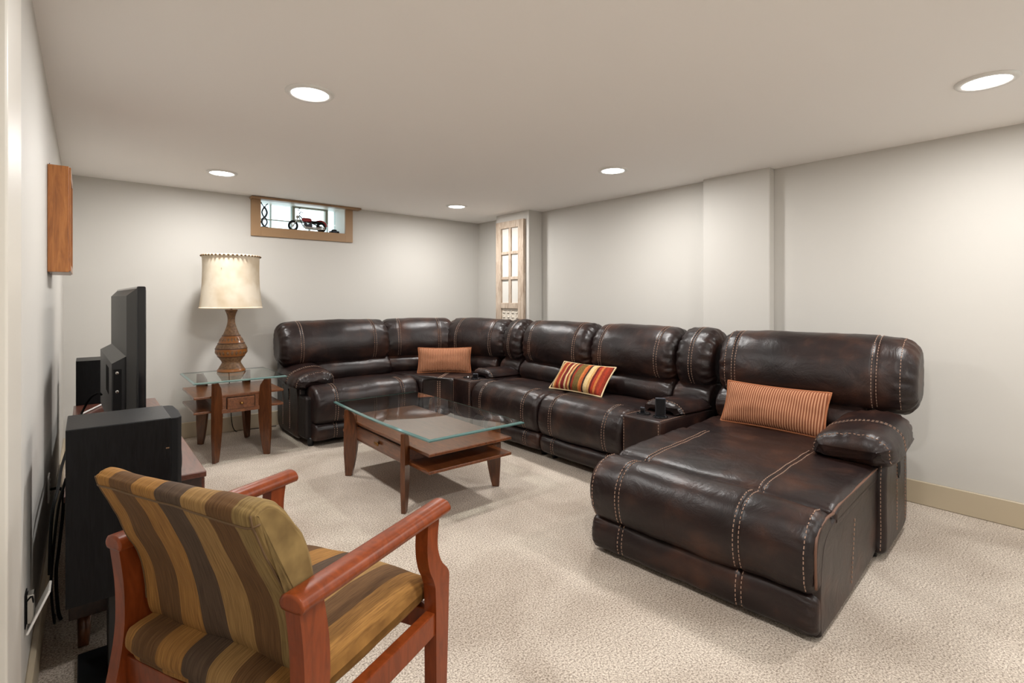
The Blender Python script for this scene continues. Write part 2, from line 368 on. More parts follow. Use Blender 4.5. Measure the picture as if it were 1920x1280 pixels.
# ------------------------------------------------------------------ window
yF = YB
bm = B()
box(bm, 1.178, WX0, yF-.022, yF, 1.785, 2.128, .002, 1); box(bm, WX1, 2.148, yF-.022, yF, 1.785, 2.128, .002, 1)
box(bm, WX0, WX1, yF-.022, yF, 1.785, WZ0, .002, 1)
wn = struct('window_1', bm, 'window_brown')
o = obj('head_board', bx(1.168, 2.215, yF-.085, yF, 2.122, 2.142, .003, 1), 'window_brown', wn)
bm = B(); box(bm, WX0-.028, WX0, yF, yF+.31, WZ0, 2.14); box(bm, WX1, WX1+.028, yF, yF+.31, WZ0, 2.14); obj('side_reveal', bm, 'trim_white', wn)
obj('window_sill', bx(WX0-.028, WX1+.028, yF, yF+.33, WZ0-.028, WZ0), 'trim_white', wn)
obj('head_reveal', bx(WX0-.028, WX1+.028, yF, yF+.33, 2.1405, 2.16), 'trim_white', wn)
yo = yF+.27
VX0, VX1, VZ0, VZ1 = 1.62, 1.985, 1.985, 2.14                          # vent frame
bm = B()
for (p0, p1, q0, q1) in ((VX0, VX0+.028, VZ0, VZ1), (VX1-.028, VX1, VZ0, VZ1), (VX0+.028, VX1-.028, VZ0, VZ0+.026), (VX0+.028, VX1-.028, VZ1-.012, VZ1)):
    box(bm, p0, p1, yo-.03, yo+.03, q0, q1, .003, 1)
vf = obj('vent_frame', bm, 'frame_sage', wn)
obj('pane', bx(VX0+.028, VX1-.028, yo-.003, yo+.003, VZ0+.026, VZ1-.012), 'pane_glass', vf)
def block(x0, x1, z0, z1):
    obj('glass_block', bx(x0+.004, x1-.004, yo-.03, yo+.03, z0+.004, z1-.004, .008, 2), 'block_glass', wn)
xsb = [WX0, 1.42, 1.62, 1.80, 1.985, WX1]
for x0, x1 in zip(xsb, xsb[1:]):
    block(x0, x1, WZ0, VZ0)
for x0, x1 in ((WX0, 1.42), (1.42, 1.62), (1.985, WX1)): block(x0, x1, VZ0, 2.14)
bm = B()
for x in xsb[1:-1]: box(bm, x-.004, x+.004, yo-.02, yo+.02, WZ0, VZ0)
box(bm, WX0, VX0, yo-.02, yo+.02, VZ0-.004, VZ0+.004); box(bm, 1.416, 1.424, yo-.02, yo+.02, VZ0, 2.14)
obj('mortar_joint', bm, 'trim_white', wn)
# model motorcycle on the sill
def wheel(bm, c, r, w_, n=24):
    rings = []
    for k in range(n):
        a_ = 2*PI*k/n; cc = Vector((c[0]+r*math.cos(a_), c[1], c[2]+r*math.sin(a_))); rad = Vector((math.cos(a_), 0, math.sin(a_)))
        rings.append([bm.verts.new(cc+rad*w_*math.cos(2*PI*j/8)+Vector((0, w_*math.sin(2*PI*j/8), 0))) for j in range(8)])
    for k in range(n):
        a_, b_ = rings[k], rings[(k+1) % n]
        for j in range(8): bm.faces.new((a_[j], a_[(j+1) % 8], b_[(j+1) % 8], b_[j]))
mo = thing('model_motorcycle', 'red and black model motorcycle on the window sill', 'model', (1.735, yF+.10, WZ0+.001), math.radians(-12)); mo.scale = (1.06, 1.06, 1.2)
bm = B(); wheel(bm, (-.135, 0, .046), .036, .010); obj('front_tyre', bm, 'black_matte', mo, True)
bm = B(); wheel(bm, (.115, 0, .046), .034, .0125); obj('rear_tyre', bm, 'black_matte', mo, True)
for cx, nm in ((-.135, 'front_rim'), (.115, 'rear_rim')):
    bm = B()
    for k in range(8):
        a_ = PI*k/8; d = Vector((math.cos(a_), 0, math.sin(a_)))*.034; c_ = Vector((cx, 0, .046)); tube(bm, [c_-d, c_+d], .0014, 5)
    tube(bm, [(cx, -.016, .046), (cx, .016, .046)], .007, 10); obj(nm, bm, 'chrome', mo)
bm = B()
for s_ in (-.015, .015): tube(bm, [(-.135, s_, .046), (-.098, s_, .105), (-.078, s_, .138)], .0042, 7)
obj('fork', bm, 'chrome', mo, True)
bm = B(); tube(bm, catmull([(-.055, -.065, .150), (-.074, -.045, .158), (-.082, -.02, .146), (-.082, .02, .146), (-.074, .045, .158), (-.055, .065, .150)], 4, False), .003, 6)
for s_ in (-1, 1): tube(bm, [(-.078, s_*.04, .156), (-.084, s_*.052, .182)], .0013, 5); lathe(bm, [(.001, -.003), (.010, -.002), (.010, .002), (.001, .003)], 12, (-.084, s_*.052, .186))
obj('handlebar', bm, 'black_plastic', mo, True)
bm = B(); lathe(bm, [(.002, -.014), (.012, -.009), (.014, 0), (.012, .008), (.002, .012)], 14, (-.098, 0, .122)); obj('headlight', bm, 'chrome', mo, True)
tk = Cushion([(-.02, .088), (-.022, .105), (0, .118), (.02, .105), (.02, .088), (0, .082)], -.062, .03, .02, wr=0, M=Matrix.Identity(4)); obj('fuel_tank', tk.mesh(), 'red_paint', mo, True)
sd = Cushion([(-.018, .078), (-.02, .09), (0, .096), (.02, .09), (.018, .078), (0, .072)], .02, .135, .02, wr=0); obj('seat', sd.mesh(), 'black_matte', mo, True)
bm = B(); tube(bm, catmull([(.07, 0, .086), (.115, 0, .094), (.15, 0, .076), (.158, 0, .05)], 4, False), .012, 8); obj('rear_fender', bm, 'red_paint', mo, True)
bm = B(); box(bm, -.045, .035, -.016, .016, .034, .066, .006); 
for k, a_ in ((-.02, -.5), (.015, .5)):
    tube(bm, [(k, 0, .06), (k+a_*.035, 0, .088)], .012, 10)
obj('engine', bm, 'dark_metal', mo)
bm = B()
for z_ in (.034, .046): tube(bm, [(-.04, -.02, z_+.012), (-.03, -.024, z_-.008), (.06, -.024, z_-.012), (.15, -.026, z_-.006)], .006, 8)
obj('exhaust_pipe', bm, 'chrome', mo, True)
bm = B(); tube(bm, [(-.08, 0, .132), (-.03, 0, .09), (.04, 0, .072), (.115, 0, .046)], .005, 7); tube(bm, [(-.085, 0, .125), (-.05, 0, .05), (.03, 0, .034), (.115, 0, .046)], .0045, 7); obj('frame_tube', bm, 'black_plastic', mo, True)
bm = B(); tube(bm, [(0, .012, .04), (.01, .04, .003)], .003, 6); obj('kickstand', bm, 'black_plastic', mo)
# figurine
fg = thing('abstract_figurine', 'dark metal looping abstract figurine at left end of window sill', 'figurine', (1.315, yF+.07, WZ0+.001))
bm = B(); lathe(bm, [(.042, 0), (.045, .006), (.03, .014), (.004, .016)], 24); obj('foot', bm, 'dark_metal', fg, True)
bm = B(); pts = [(.0, 0, .012), (-.022, 0, .05), (-.016, 0, .085), (.010, 0, .115), (.022, 0, .15), (.010, 0, .185), (-.006, 0, .205)]
tube(bm, catmull(pts, 5, False), .009, 8); tube(bm, catmull([(-p[0], p[1], p[2]) for p in pts], 5, False), .007, 8)
obj('loop', bm, 'dark_metal', fg, True)
bm = B(); tube(bm, catmull([(-.006, 0, .205), (-.022, 0, .225), (-.03, 0, .245)], 4, False), .0045, 7); tube(bm, catmull([(.006, 0, .205), (.018, 0, .225), (.03, 0, .235)], 4, False), .0045, 7); obj('arm', bm, 'dark_metal', fg, True)
tc_ = thing('toy_car', 'small dark blue toy at right end of window sill', 'toy', (1.985, yF+.07, WZ0+.001), .1)
cb = Cushion([(-.02, .010), (-.02, .026), (0, .028), (.02, .026), (.02, .010), (0, .008)], -.05, .05, .01, wr=0); obj('body', cb.mesh(), 'navy', tc_, True)
cb = Cushion([(-.016, .024), (-.013, .042), (0, .044), (.013, .042), (.016, .024)], -.026, .026, .012, wr=0); obj('cabin', cb.mesh(), 'black_gloss', tc_, True)
for sx in (-.03, .03):
    for sy in (-.02, .02):
        bm = B(); tube(bm, [(sx, sy-.004, .0105), (sx, sy+.004, .0105)], .0105, 12); obj('wheel', bm, 'black_matte', tc_)

# ------------------------------------------------------------------ leather sectional
HEAD = [(.625, .612), (.572, .665), (.556, .76), (.585, .875), (.655, .958), (.745, .985), (.83, .955), (.875, .87), (.875, .74), (.83, .64), (.71, .598)]
LUMB = [(.575, .45), (.540, .52), (.565, .592), (.65, .640), (.74, .62), (.77, .52), (.72, .43), (.63, .42)]
SEAT = [(.20, .26), (.195, .42), (.25, .462), (.40, .468), (.58, .455), (.66, .42), (.66, .26), (.4, .22)]
FOOT = [(.035, .195), (-.004, .28), (.004, .39), (.055, .458), (.14, .482), (.215, .472), (.25, .43), (.25, .24), (.15, .188)]
LOWP = [(.055, .050), (.022, .085), (.020, .145), (.055, .182), (.15, .188), (.22, .15), (.22, .06), (.14, .042)]
def stitch_obj(t, th, name='stitching'):
    o = obj(name, th, 'thread', t); o['label'] = 'tan contrast stitching'; o['kind'] = 'stuff'; return o
def front_test(p, nn): return nn[0] < .3 and nn[1] > -.8
def add_cush(t, name, c, th, ends=False, **k):
    obj(name, c.mesh(), 'leather', t, True); c.stitches(th, ends, **k)
def back_shell(t, x0, x1):
    c = Cushion([(.70, .06), (.70, .60), (.76, .90), (.84, .90), (.895, .70), (.90, .30), (.88, .06)], x0, x1, .02, wr=0)
    obj('back_shell', c.mesh(), 'leather_base', t, True)
def feet(t, x0, x1, d0=.14, d1=.8):
    for x in (x0+.06, x1-.06):
        for d in (d0, d1):
            bm = B(); lathe(bm, [(.022, 0.0005), (.027, .05), (.027, .07)], 14, (x, d, 0)); obj('foot', bm, 'black_plastic', t, True)
def rim(bm, pts, r=.0042): tube(bm, pts, r, 6)
def recliner(t, W, hx=None, seams=(-.24, .24), sx=None, lx=None, fx=None, seed=0):
    th = B(); g = .006; h = W/2-g
    fx = fx or (-h, h); sx = sx or (-h, h); lx = lx or (-h, h); hx = hx or (-h, h)
    sm = [(fx[0]+fx[1])/2+q*(fx[1]-fx[0]) for q in (-.32, .32)]
    add_cush(t, 'footrest', Cushion(FOOT, *fx, .04, sm, .003, seed=seed, bulge=.008), th)
    add_cush(t, 'lower_panel', Cushion(LOWP, *fx, .03, sm, .003, seed=seed+1), th, False)
    add_cush(t, 'seat', Cushion(SEAT, *sx, .035, (), .003, seed=seed+2, bulge=.006), th, False)
    add_cush(t, 'lumbar_cushion', Cushion(LUMB, *lx, .04, (), .004, seed=seed+3, bulge=.008), th)
    sh = [(hx[0]+hx[1])/2+q*(hx[1]-hx[0]) for q in (-.33, .33)]
    add_cush(t, 'head_cushion', Cushion(HEAD, *hx, .085, sh, .010, seed=seed+4, bulge=.016), th)
    obj('body', bx(-W/2+.01, W/2-.01, .12, .72, .055, .40, .02), 'leather_base', t)
    back_shell(t, -W/2+.006, W/2-.006); feet(t, -W/2, W/2)
    stitch_obj(t, th)
GRP = 'sections of the dark brown leather sectional'
FX = 2.60
def long_run(name, label, y0, y1):
    return thing(name, label, 'sofa section', (FX, (y0+y1)/2, 0), -PI/2, GRP), abs(y1-y0)
t, W = long_run('recliner_section', 'armless leather recliner seat beside the left console, left end of the striped pillow on it', 2.86, 3.72); recliner(t, W, seed=1)
t, W = long_run('recliner_section', 'armless leather recliner seat between the striped pillow and the console nearest the chaise', 2.06, 2.86); recliner(t, W, seed=9)
# left end recliner with arm (faces the camera side of the room)
ARM_PAD = [(-.145, .445), (-.160, .485), (-.125, .542), (-.03, .575), (.08, .580), (.145, .545), (.160, .49), (.145, .445), (0, .432)]
def arm(t, xc, d0, d1, side, th, hw=.125):
    """arm: upholstered side block plus stuffed pad; side=+1 outer face towards +x"""
    c = Cushion([(d0+.005, .03), (d0-.010, .12), (d0-.014, .27), (d0+.002, .42), (d0+.08, .465), (d1-.06, .47), (d1, .42), (d1+.01, .25), (d1-.01, .05), ((d0+d1)/2, .022)], xc-hw, xc+hw, .03, (), .0015, nx=10)
    obj('arm_panel', c.mesh(), 'leather', t, True); c.row(th, xc-hw+.02); c.row(th, xc+hw-.02)
    # two seam lines and a recliner latch on the outer face
    xo = xc+side*(hw+.0015)
    for dd in (d0+.22, d0+.42):
        z = .08
        while z < .43: box(th, xo-.0015, xo+.0015, dd-.0016, dd+.0016, z, z+.011); z += .018
    bm = B(); Mx = Matrix.Translation((xo, d0+.26, .37)) @ Matrix.Rotation(PI/2, 4, 'Y')
    lathe(bm, [(.034, -.004), (.036, .003), (.028, .004), (.024, -.002), (.001, -.002)], 20)
    for v in bm.verts: v.co = Mx @ Vector((v.co.x*1.4, v.co.y*.6, v.co.z))
    obj('release_latch', bm, 'black_plastic', t, True)
    # pad: swept along depth, so build with x as the profile axis
    L = d1-d0
    Mp = Matrix(((0, 1, 0, xc+side*.0), (1, 0, 0, 0), (0, 0, 1, 0), (0, 0, 0, 1)))
    AP = [(-side*a_, b_) if side < 0 else (a_, b_) for a_, b_ in ARM_PAD]
    pad = Cushion(AP, d0-.075, d0+L*.98, .06, (d0+.17,), .006, seed=3, bulge=.010, M=Mp @ Matrix.Rotation(math.radians(-3.5), 4, 'Y') @ Matrix.Translation((0, 0, -.004)), rl=.075)
    obj('arm_pad', pad.mesh(), 'leather', t, True)
    pad.stitches(th, False, test=lambda p, nn: nn[1] > .0); pad.row(th, d0-.04, test=lambda p, nn: nn[1] > -.3)
LX0, LX1 = 1.36, 2.36
t = thing('recliner_section', 'leather recliner with padded arm next to the lamp table', 'sofa section', ((LX0+LX1)/2, 4.16, 0), 0, GRP)
W = LX1-LX0; h = W/2
recliner(t, W, hx=(-h-.05, h-.006), fx=(-h+.055, h-.008), sx=(-h+.25, h-.006), lx=(-h+.24, h-.006), seed=20)
th = B(); arm(t, -h+.125, .29, .86, -1, th, .120); stitch_obj(t, th, 'arm_stitching')
# consoles
def console(t, W, ph):
    th = B(); h = W/2-.004
    bm = B(); box(bm, -h, h, .0, .62, .05, .475, .014, 3); obj('console_body', bm, 'leather', t, True)
    for xx in (-h+.012, h-.012):
        z = .07
        while z < .46: box(th, xx-.0015, xx+.0015, -.0012, .003, z, z+.011); z += .018
        d = .02
        while d < .28: box(th, xx-.0015, xx+.0015, d, d+.011, .473, .4762); d += .018
    for s_ in (-1, 1):
        bm = B(); lathe(bm, [(.036, .001), (.044, .001), (.046, .004), (.044, .007), (.036, .006), (.034, .0015), (.001, .0012)], 28, (s_*.062, .115, .474), cap=False)
        c_ = obj('cup_holder', bm, 'black_gloss', t, True)
    Mp = Matrix(((0, 1, 0, 0), (1, 0, 0, 0), (0, 0, 1, 0), (0, 0, 0, 1)))
    pad = Cushion([(-h+.01, .478), (-h+.004, .505), (-h+.05, .540), (0, .550), (h-.05, .540), (h-.004, .505), (h-.01, .478), (0, .474)], .21, .60, .05, (), .004, M=Mp, seed=5)
    obj('console_lid', pad.mesh(), 'leather', t, True); pad.row(th, .25, test=lambda p, nn: nn[1] > -.2)
    add_cush(t, 'lumbar_cushion', Cushion(LUMB, -h, h, .03, (), .004, seed=6), th)
    add_cush(t, 'head_cushion', Cushion(HEAD, -h, h, .075, (0,), .011, seed=8, bulge=.016), th)
    back_shell(t, -h, h); feet(t, -W/2, W/2, .08); stitch_obj(t, th)
t, W = long_run('console_section', 'leather cup holder console between the corner seat and the recliners', 3.72, 4.00); console(t, W, 0)
t, W = long_run('console_section', 'leather cup holder console beside the chaise with a phone standing in it', 1.775, 2.06); console(t, W, 1)
def phone(x, y, z, hgt, wd, lab, rz):
    p = thing('phone', lab, 'phone', (x, y, z), rz)
    bm = B(); box(bm, -wd/2, wd/2, -.006, .006, 0, hgt, .004); obj('shell', bm, 'dark_metal', p)
    obj('screen', bx(-wd/2+.005, wd/2-.005, -.0075, -.005, .008, hgt-.008), 'black_gloss', p)
phone(2.715, 1.855, .4762, .118, .062, 'slim black phone standing upright in the console beside the chaise', math.radians(-52))
phone(2.715, 1.985, .4762, .04, .032, 'short dark gadget in the left cup holder beside the standing phone', math.radians(-80))
phone(2.715, 3.80, .4762, .05, .05, 'small black gadget on the console near the corner seat', math.radians(-40))
# corner wedge
t = thing('corner_section', 'curved leather corner seat holding the smaller upright rust pillow', 'sofa section', (2.95, 4.5, 0), 0, GRP)
T0 = Matrix.Translation((-2.95, -4.5, 0)); th = B()
def tp(pl): return [(x-2.95, y-4.5) for x, y in pl]
arc = [(2.366, 4.185), (2.42, 4.178), (2.49, 4.150), (2.56, 4.09), (2.60, 4.01)]
bm = B(); prism(bm, tp(arc+[(3.2, 4.01), (3.2, 4.5), (2.9, 4.85), (2.366, 4.90)]), .19, .462, .03, 4); obj('seat', bm, 'leather', t, True)
arc2 = [(2.366, 4.215), (2.42, 4.205), (2.49, 4.18), (2.575, 4.11), (2.62, 4.01)]
bm = B(); prism(bm, tp(arc2+[(3.2, 4.01), (3.2, 4.5), (2.9, 4.85), (2.366, 4.90)]), .045, .186, .025, 3); obj('lower_panel', bm, 'leather', t, True)
for off in (-.011, .011):          # seam down the curved front
    z = .05
    p = Vector((2.525+off*.7, 4.122-off*.7)); 
    while z < .44:
        box(th, p.x-2.95-.0022, p.x-2.95+.0022, p.y-4.5-.008, p.y-4.5+.004, z, z+.011); z += .018
    q = 0
    while q < .5:
        c_ = Vector((p.x+.02+q*.72, p.y+.02+q*.69)); box(th, c_.x-2.95-.004, c_.x-2.95+.004, c_.y-4.5-.004, c_.y-4.5+.004, .460, .4635); q += .018
for (pa, pb, sd_) in (((2.36, 5.015), (3.09, 4.775), 31), ((3.105, 4.755), (3.355, 4.005), 37)):
    pa, pb = Vector(pa), Vector(pb); u = (pb-pa).normalized(); Lc = (pb-pa).length; back = Vector((-u.y, u.x)); o_ = pa-back*.75
    Mw = T0 @ Matrix(((u.x, back.x, 0, o_.x), (u.y, back.y, 0, o_.y), (0, 0, 1, 0), (0, 0, 0, 1)))
    add_cush(t, 'head_cushion', Cushion(HEAD, .004, Lc-.004, .075, (Lc*.23, Lc*.77), .011, seed=sd_, bulge=.014, M=Mw), th)
    add_cush(t, 'lumbar_cushion', Cushion(LUMB, .02, Lc-.10, .035, (), .004, seed=sd_+1, M=Mw), th)
    c = Cushion([(.70, .06), (.70, .60), (.76, .88), (.82, .88), (.86, .70), (.86, .30), (.84, .06)], .05, Lc-.05, .02, wr=0, M=Mw); obj('back_shell', c.mesh(), 'leather_base', t, True)
for x, y in ((2.45, 4.28), (2.68, 4.08), (3.1, 4.12), (2.45, 4.82), (2.95, 4.6)):
    bm = B(); lathe(bm, [(.022, .0005), (.027, .05), (.027, .06)], 14, (x-2.95, y-4.5, 0)); obj('foot', bm, 'black_plastic', t, True)
stitch_obj(t, th)
# chaise (slightly turned)
CH = thing('chaise_section', 'wide leather chaise with padded arm and ribbed rust pillow', 'sofa section', (2.60, 1.245, 0), -PI/2+math.radians(4), GRP)
t = CH; th = B(); a0, a1 = -.475, .500
sm = (-.30, .235)
cf = Cushion([(-.690, .172), (-.725, .25), (-.718, .345), (-.668, .410), (-.58, .430), (-.505, .40), (-.48, .30), (-.50, .19), (-.60, .162)], a0, a1, .045, sm, .004, seed=41, bulge=.010, nx=30)
add_cush(t, 'front_roll', cf, th, True)
cl = Cushion([(-.680, .020), (-.706, .06), (-.702, .130), (-.672, .166), (-.58, .172), (-.50, .14), (-.50, .03), (-.59, .014)], a0, a1, .035, sm, .004, seed=43)
add_cush(t, 'lower_panel', cl, th)
cs_ = Cushion([(-.488, .345), (-.500, .375), (-.465, .420), (-.36, .434), (-.1, .438), (.10, .438), (.17, .43), (.18, .36), (-.1, .34), (-.4, .335)], a0, a1+.004, .03, sm, .003, seed=45, bulge=.010, nx=30)
add_cush(t, 'seat_pad', cs_, th, False)
cr_ = Cushion([(.165, .25), (.162, .41), (.175, .436), (.35, .442), (.56, .446), (.64, .42), (.66, .3), (.4, .22)], a0+.02, a1-.22, .03, (), .002, seed=46, bulge=.006)
add_cush(t, 'rear_seat', cr_, th, False)
csd = Cushion([(-.665, .04), (-.67, .20), (-.63, .33), (-.50, .385), (-.2, .392), (.12, .392), (.19, .37), (.20, .20), (.20, .05), (-.2, .014), (-.60, .010)], a0+.02, a1+.002, .022, (), .003, seed=47)
obj('side_body', csd.mesh(), 'leather', t, True)
bm = B()
pp = [(a1-.004, -.50, .405), (a1-.002, -.40, .418), (a1, -.1, .420), (a1, .17, .420)]
rim(bm, catmull(pp, 5, False), .005); rim(bm, catmull([(a1-.002, -.50, .405), (a1-.004, -.58, .408), (a1-.006, -.665, .385), (a1-.004, -.703, .33), (a1-.002, -.703, .20)], 5, False), .005)
obj('piping', bm, 'piping', t, True)
for dd in (-.28,):
    z = .06
    while z < .30: box(th, a1-.001, a1+.004, dd-.0016+z*.2, dd+.0016+z*.2, z, z+.011); z += .018
add_cush(t, 'lumbar_cushion', Cushion(LUMB, a0+.03, a1-.13, .04, (), .004, seed=48, bulge=.008), th)
add_cush(t, 'head_cushion', Cushion(HEAD, a0+.03, a1+.085, .085, (a0+.15, a1-.09), .012, seed=50, bulge=.02, nx=34), th, True)
arm(t, a1-.090, .18, .66, 1, th, .125)
obj('body', bx(a0+.02, a1-.2, .0, .75, .05, .38, .02), 'leather_base', t); back_shell(t, a0+.05, a1-.07)
for x, d in ((a0+.06, -.55), (a1-.06, -.55), (a0+.06, .75), (a1-.12, .75), (a1-.03, .21)):
    bm = B(); lathe(bm, [(.022, .0005), (.027, .05), (.027, .06)], 14, (x, d, 0)); obj('foot', bm, 'black_plastic', t, True)
stitch_obj(t, th)

# ------------------------------------------------------------------ pillows
def pillow(name, label, W, Hh, T, loc, mat, edge, u, lean):
    """u: world direction of the pillow's long axis (local x); lean: backward tilt from vertical"""
    t = thing(name, label, 'pillow', loc, 0)
    yaw = math.atan2(u[1], u[0]); t.rotation_euler = (-lean, 0, yaw)
    nx, nz = 40, 24; bm = B()
    def sil(a_, b_):                       # pinched outline: edges bow in, corners stick out
        x = a_*W/2*(1-.045*(1-b_*b_)); z = b_*Hh/2*(1-.07*(1-a_*a_)); return x, z
    def th_(a_, b_): return T/2*((1-abs(a_)**2.6)*(1-abs(b_)**2.6))**.55
    g = {}
    for sgn in (-1, 1):
        for i in range(nx+1):
            for k in range(nz+1):
                a_, b_ = 2*i/nx-1, 2*k/nz-1; edge_ = i in (0, nx) or k in (0, nz)
                if edge_ and sgn == 1: g[(1, i, k)] = g[(-1, i, k)]; continue
                x, z = sil(a_, b_); y = sgn*th_(a_, b_)*(1+.12*noise.noise(Vector((a_*2+W*9, b_*2, sgn))))
                g[(sgn, i, k)] = bm.verts.new((x, y, z+Hh/2))
        for i in range(nx):
            for k in range(nz):
                q = (g[(sgn, i, k)], g[(sgn, i+1, k)], g[(sgn, i+1, k+1)], g[(sgn, i, k+1)])
                bm.faces.new(q if sgn == -1 else q[::-1])
    obj('cover', bm, mat, t, True)
    bm = B(); pts = []
    for i in range(nx+1): pts.append(sil(2*i/nx-1, -1))
    for k in range(1, nz+1): pts.append(sil(1, 2*k/nz-1))
    for i in range(1, nx+1): pts.append(sil(1-2*i/nx, 1))
    for k in range(1, nz+1): pts.append(sil(-1, 1-2*k/nz))
    tube(bm, [(x, 0, z+Hh/2) for x, z in pts], .006, 7, False); obj('edge_cord', bm, edge, t, True)
    return t
pillow('ribbed_pillow', 'long ribbed rust pillow lying on the chaise', .58, .255, .13, (3.035, 1.345, .449), 'cord_fabric', 'cord_edge', (0.02, -1), math.radians(22))
pillow('striped_pillow', 'multicoloured striped pillow lying back on the middle recliners', .53, .27, .12, (2.925, 2.78, .474), 'pillow_stripe', 'cream_fringe', (.04, -1), math.radians(42))
pillow('ribbed_pillow', 'smaller upright ribbed rust pillow on the corner seat', .53, .25, .12, (2.75, 4.38, .466), 'cord_fabric', 'cord_edge', (.80, -.58), math.radians(14))

# ------------------------------------------------------------------ glass topped tables
def blade(bm, cx, cy, ux, uy, z1, wt=.075, wm=.092, wb=.05, th_=.026):
    """curved blade leg: straight outer edge, bowed inner edge; (ux,uy) points to the table centre"""
    prof = []
    for k in range(13):
        z = z1*k/12; f = k/12
        wdt = wb+(wm-wb)*math.sin(min(f/.62, 1)*PI/2) - (wm-wt)*max(0, (f-.62)/.38)
        if f > .93: wdt -= .03*((f-.93)/.07)**2
        prof.append((wdt, z))
    poly = [(0.006, 0)] + [(-.004+.004*abs(2*z/z1-1), z) for z in (z1*.33, z1*.66)] + [(0, z1)] + [(w_, z) for w_, z in reversed(prof)]
    n = Vector((-uy, ux, 0))
    extrude_poly(bm, [Vector((cx+ux*a_, cy+uy*a_, z)) - n*th_/2 for a_, z in poly], n*th_, .004, 2)
def glass_table(name, label, loc, rz, GW, GL, LW, LL, zg, zu, zl, SW, SL, bow, woods, drawer_z, apron):
    """local x: drawer front faces -x... glass GW (x) by GL (y); legs at +-LW,+-LL; shelves SW by SL"""
    t = thing(name, label, 'table', loc, rz)
    gt = .012; pl = []
    nseg = 14
    for k in range(nseg+1): f = k/nseg; pl.append((-GW/2-bow*math.sin(PI*f), GL/2-GL*f))
    for k in range(nseg+1): f = k/nseg; pl.append((GW/2+bow*math.sin(PI*f), -GL/2+GL*f))
    bm = B(); lo_ = [bm.verts.new((x, y, zg-gt)) for x, y in pl]; md = [bm.verts.new((x, y, zg-.005)) for x, y in pl]
    hi_ = [bm.verts.new((x*(1-.028/GW), y*(1-.028/GL), zg)) for x, y in pl]; n = len(pl)
    bm.faces.new(lo_[::-1]); bm.faces.new(hi_)
    for k in range(n):
        for a_, b_, mi in ((lo_, md, 1), (md, hi_, 1)):
            f = bm.faces.new((a_[k], a_[(k+1) % n], b_[(k+1) % n], b_[k])); f.material_index = mi
    obj('glass_top', bm, None, t, mats=['table_glass', 'glass_edge'])
    for sx in (-1, 1):
        for sy in (-1, 1):
            d = Vector((-sx*1.0, -sy*1.0)).normalized(); bm = B(); blade(bm, sx*LW, sy*LL, d.x, d.y, zg-gt-.003); obj('leg', bm, 'leg_wood', t)
            bm = B(); lathe(bm, [(.012, -.003), (.012, 0)], 14, (sx*(LW-.03), sy*(LL-.03), zg-gt)); obj('glass_pad', bm, 'chrome', t)
    obj('upper_shelf', bx(-SW/2, SW/2, -SL/2, SL/2, zu-.018, zu, .004), woods, t)
    obj('lower_shelf', bx(-SW/2, SW/2, -SL/2, SL/2, zl-.018, zl, .004), woods, t)
    ax, ay = apron
    bm = B(); box(bm, -ax, ax, -ay, ay, zl, zu-.018); box(bm, -ax-.004, -ax+.014, -ay, ay, zl-.03, zl, .002); box(bm, ax-.014, ax+.004, -ay, ay, zl-.03, zl, .002)
    obj('apron_box', bm, woods, t)
    bm = B(); dw = ay*(.60 if drawer_z else .93); zc0, zc1 = zl+.005-(.018 if not drawer_z else .008), zu-.028
    dr = obj('drawer_front', bx(-ax-.014, -ax-.001, -dw, dw, zc0, zc1, .004), woods, t)
    zc = (zc0+zc1)/2
    bm = B(); tube(bm, [(-ax-.014, 0, zc), (-ax-.028, 0, zc)], .006, 10)
    if drawer_z: lathe(bm, [(.002, -.010), (.011, -.006), (.013, 0), (.011, .006), (.002, .010)], 16, (-ax-.032, 0, zc))
    else: box(bm, -ax-.034, -ax-.024, -.028, .028, zc-.010, zc+.010, .004)
    obj('drawer_knob', bm, 'brass', dr, True)
    bm = B()
    for y in (-dw-.006, dw+.002): box(bm, -ax-.0025, -ax+.001, y, y+.004, zc0-.004, zc1+.004)
    for z in (zc0-.006, zc1+.002): box(bm, -ax-.0025, -ax+.001, -dw-.006, dw+.006, z, z+.004)
    obj('drawer_gap', bm, 'black_matte', t)
    return t
glass_table('coffee_table', 'glass topped wooden coffee table in the middle of the carpet', (1.705, 3.012, 0), 0, .655, 1.34, .345, .415, .463, .366, .272, .575, 1.20, .022, 'table_wood', 0, (.282, .36))
glass_table('end_table', 'square glass topped wooden end table under the lamp', (.908, 4.60, 0), PI/2, .68, .635, .335, .195, .598, .486, .378, .56, .615, .004, 'end_wood', 1, (.282, .155))

# ------------------------------------------------------------------ lamp
lp = thing('table_lamp', 'brown carved ceramic table lamp with tall cream shade', 'lamp', (.935, 4.79, .5985))
k_ = 4.28/967
VP = [(23.2, 0), (23.4, 2), (20.2, 8.5), (16.6, 15), (16.2, 19), (21.3, 27), (25.6, 35), (26.5, 41), (25.8, 46), (21.4, 54), (17.2, 62), (13.4, 70), (9.6, 80), (7.0, 89), (6.3, 95), (6.6, 102), (8.4, 109), (10.8, 115), (9.5, 115.5), (5, 112)]
prof = [(p.x*k_, p.y*k_) for p in catmull([(a_, b_) for a_, b_ in VP], 3, False)]
bm = B(); lathe(bm, prof, 48); obj('vase_body', bm, 'ceramic', lp, True)
def rad(z):
    z /= k_
    for (r0, z0), (r1, z1) in zip(VP, VP[1:]):
        if z0 <= z <= z1: return k_*(r0+(r1-r0)*(z-z0)/(z1-z0))
    return k_*10
def band(name, z0, z1, m, ex):
    bm = B(); n = 6; pr = [(rad(k_*(z0+(z1-z0)*i/n))+k_*(ex if 0 < i < n else ex*.4), k_*(z0+(z1-z0)*i/n)) for i in range(n+1)]; lathe(bm, pr, 48, cap=False); return obj(name, bm, m, lp, True)
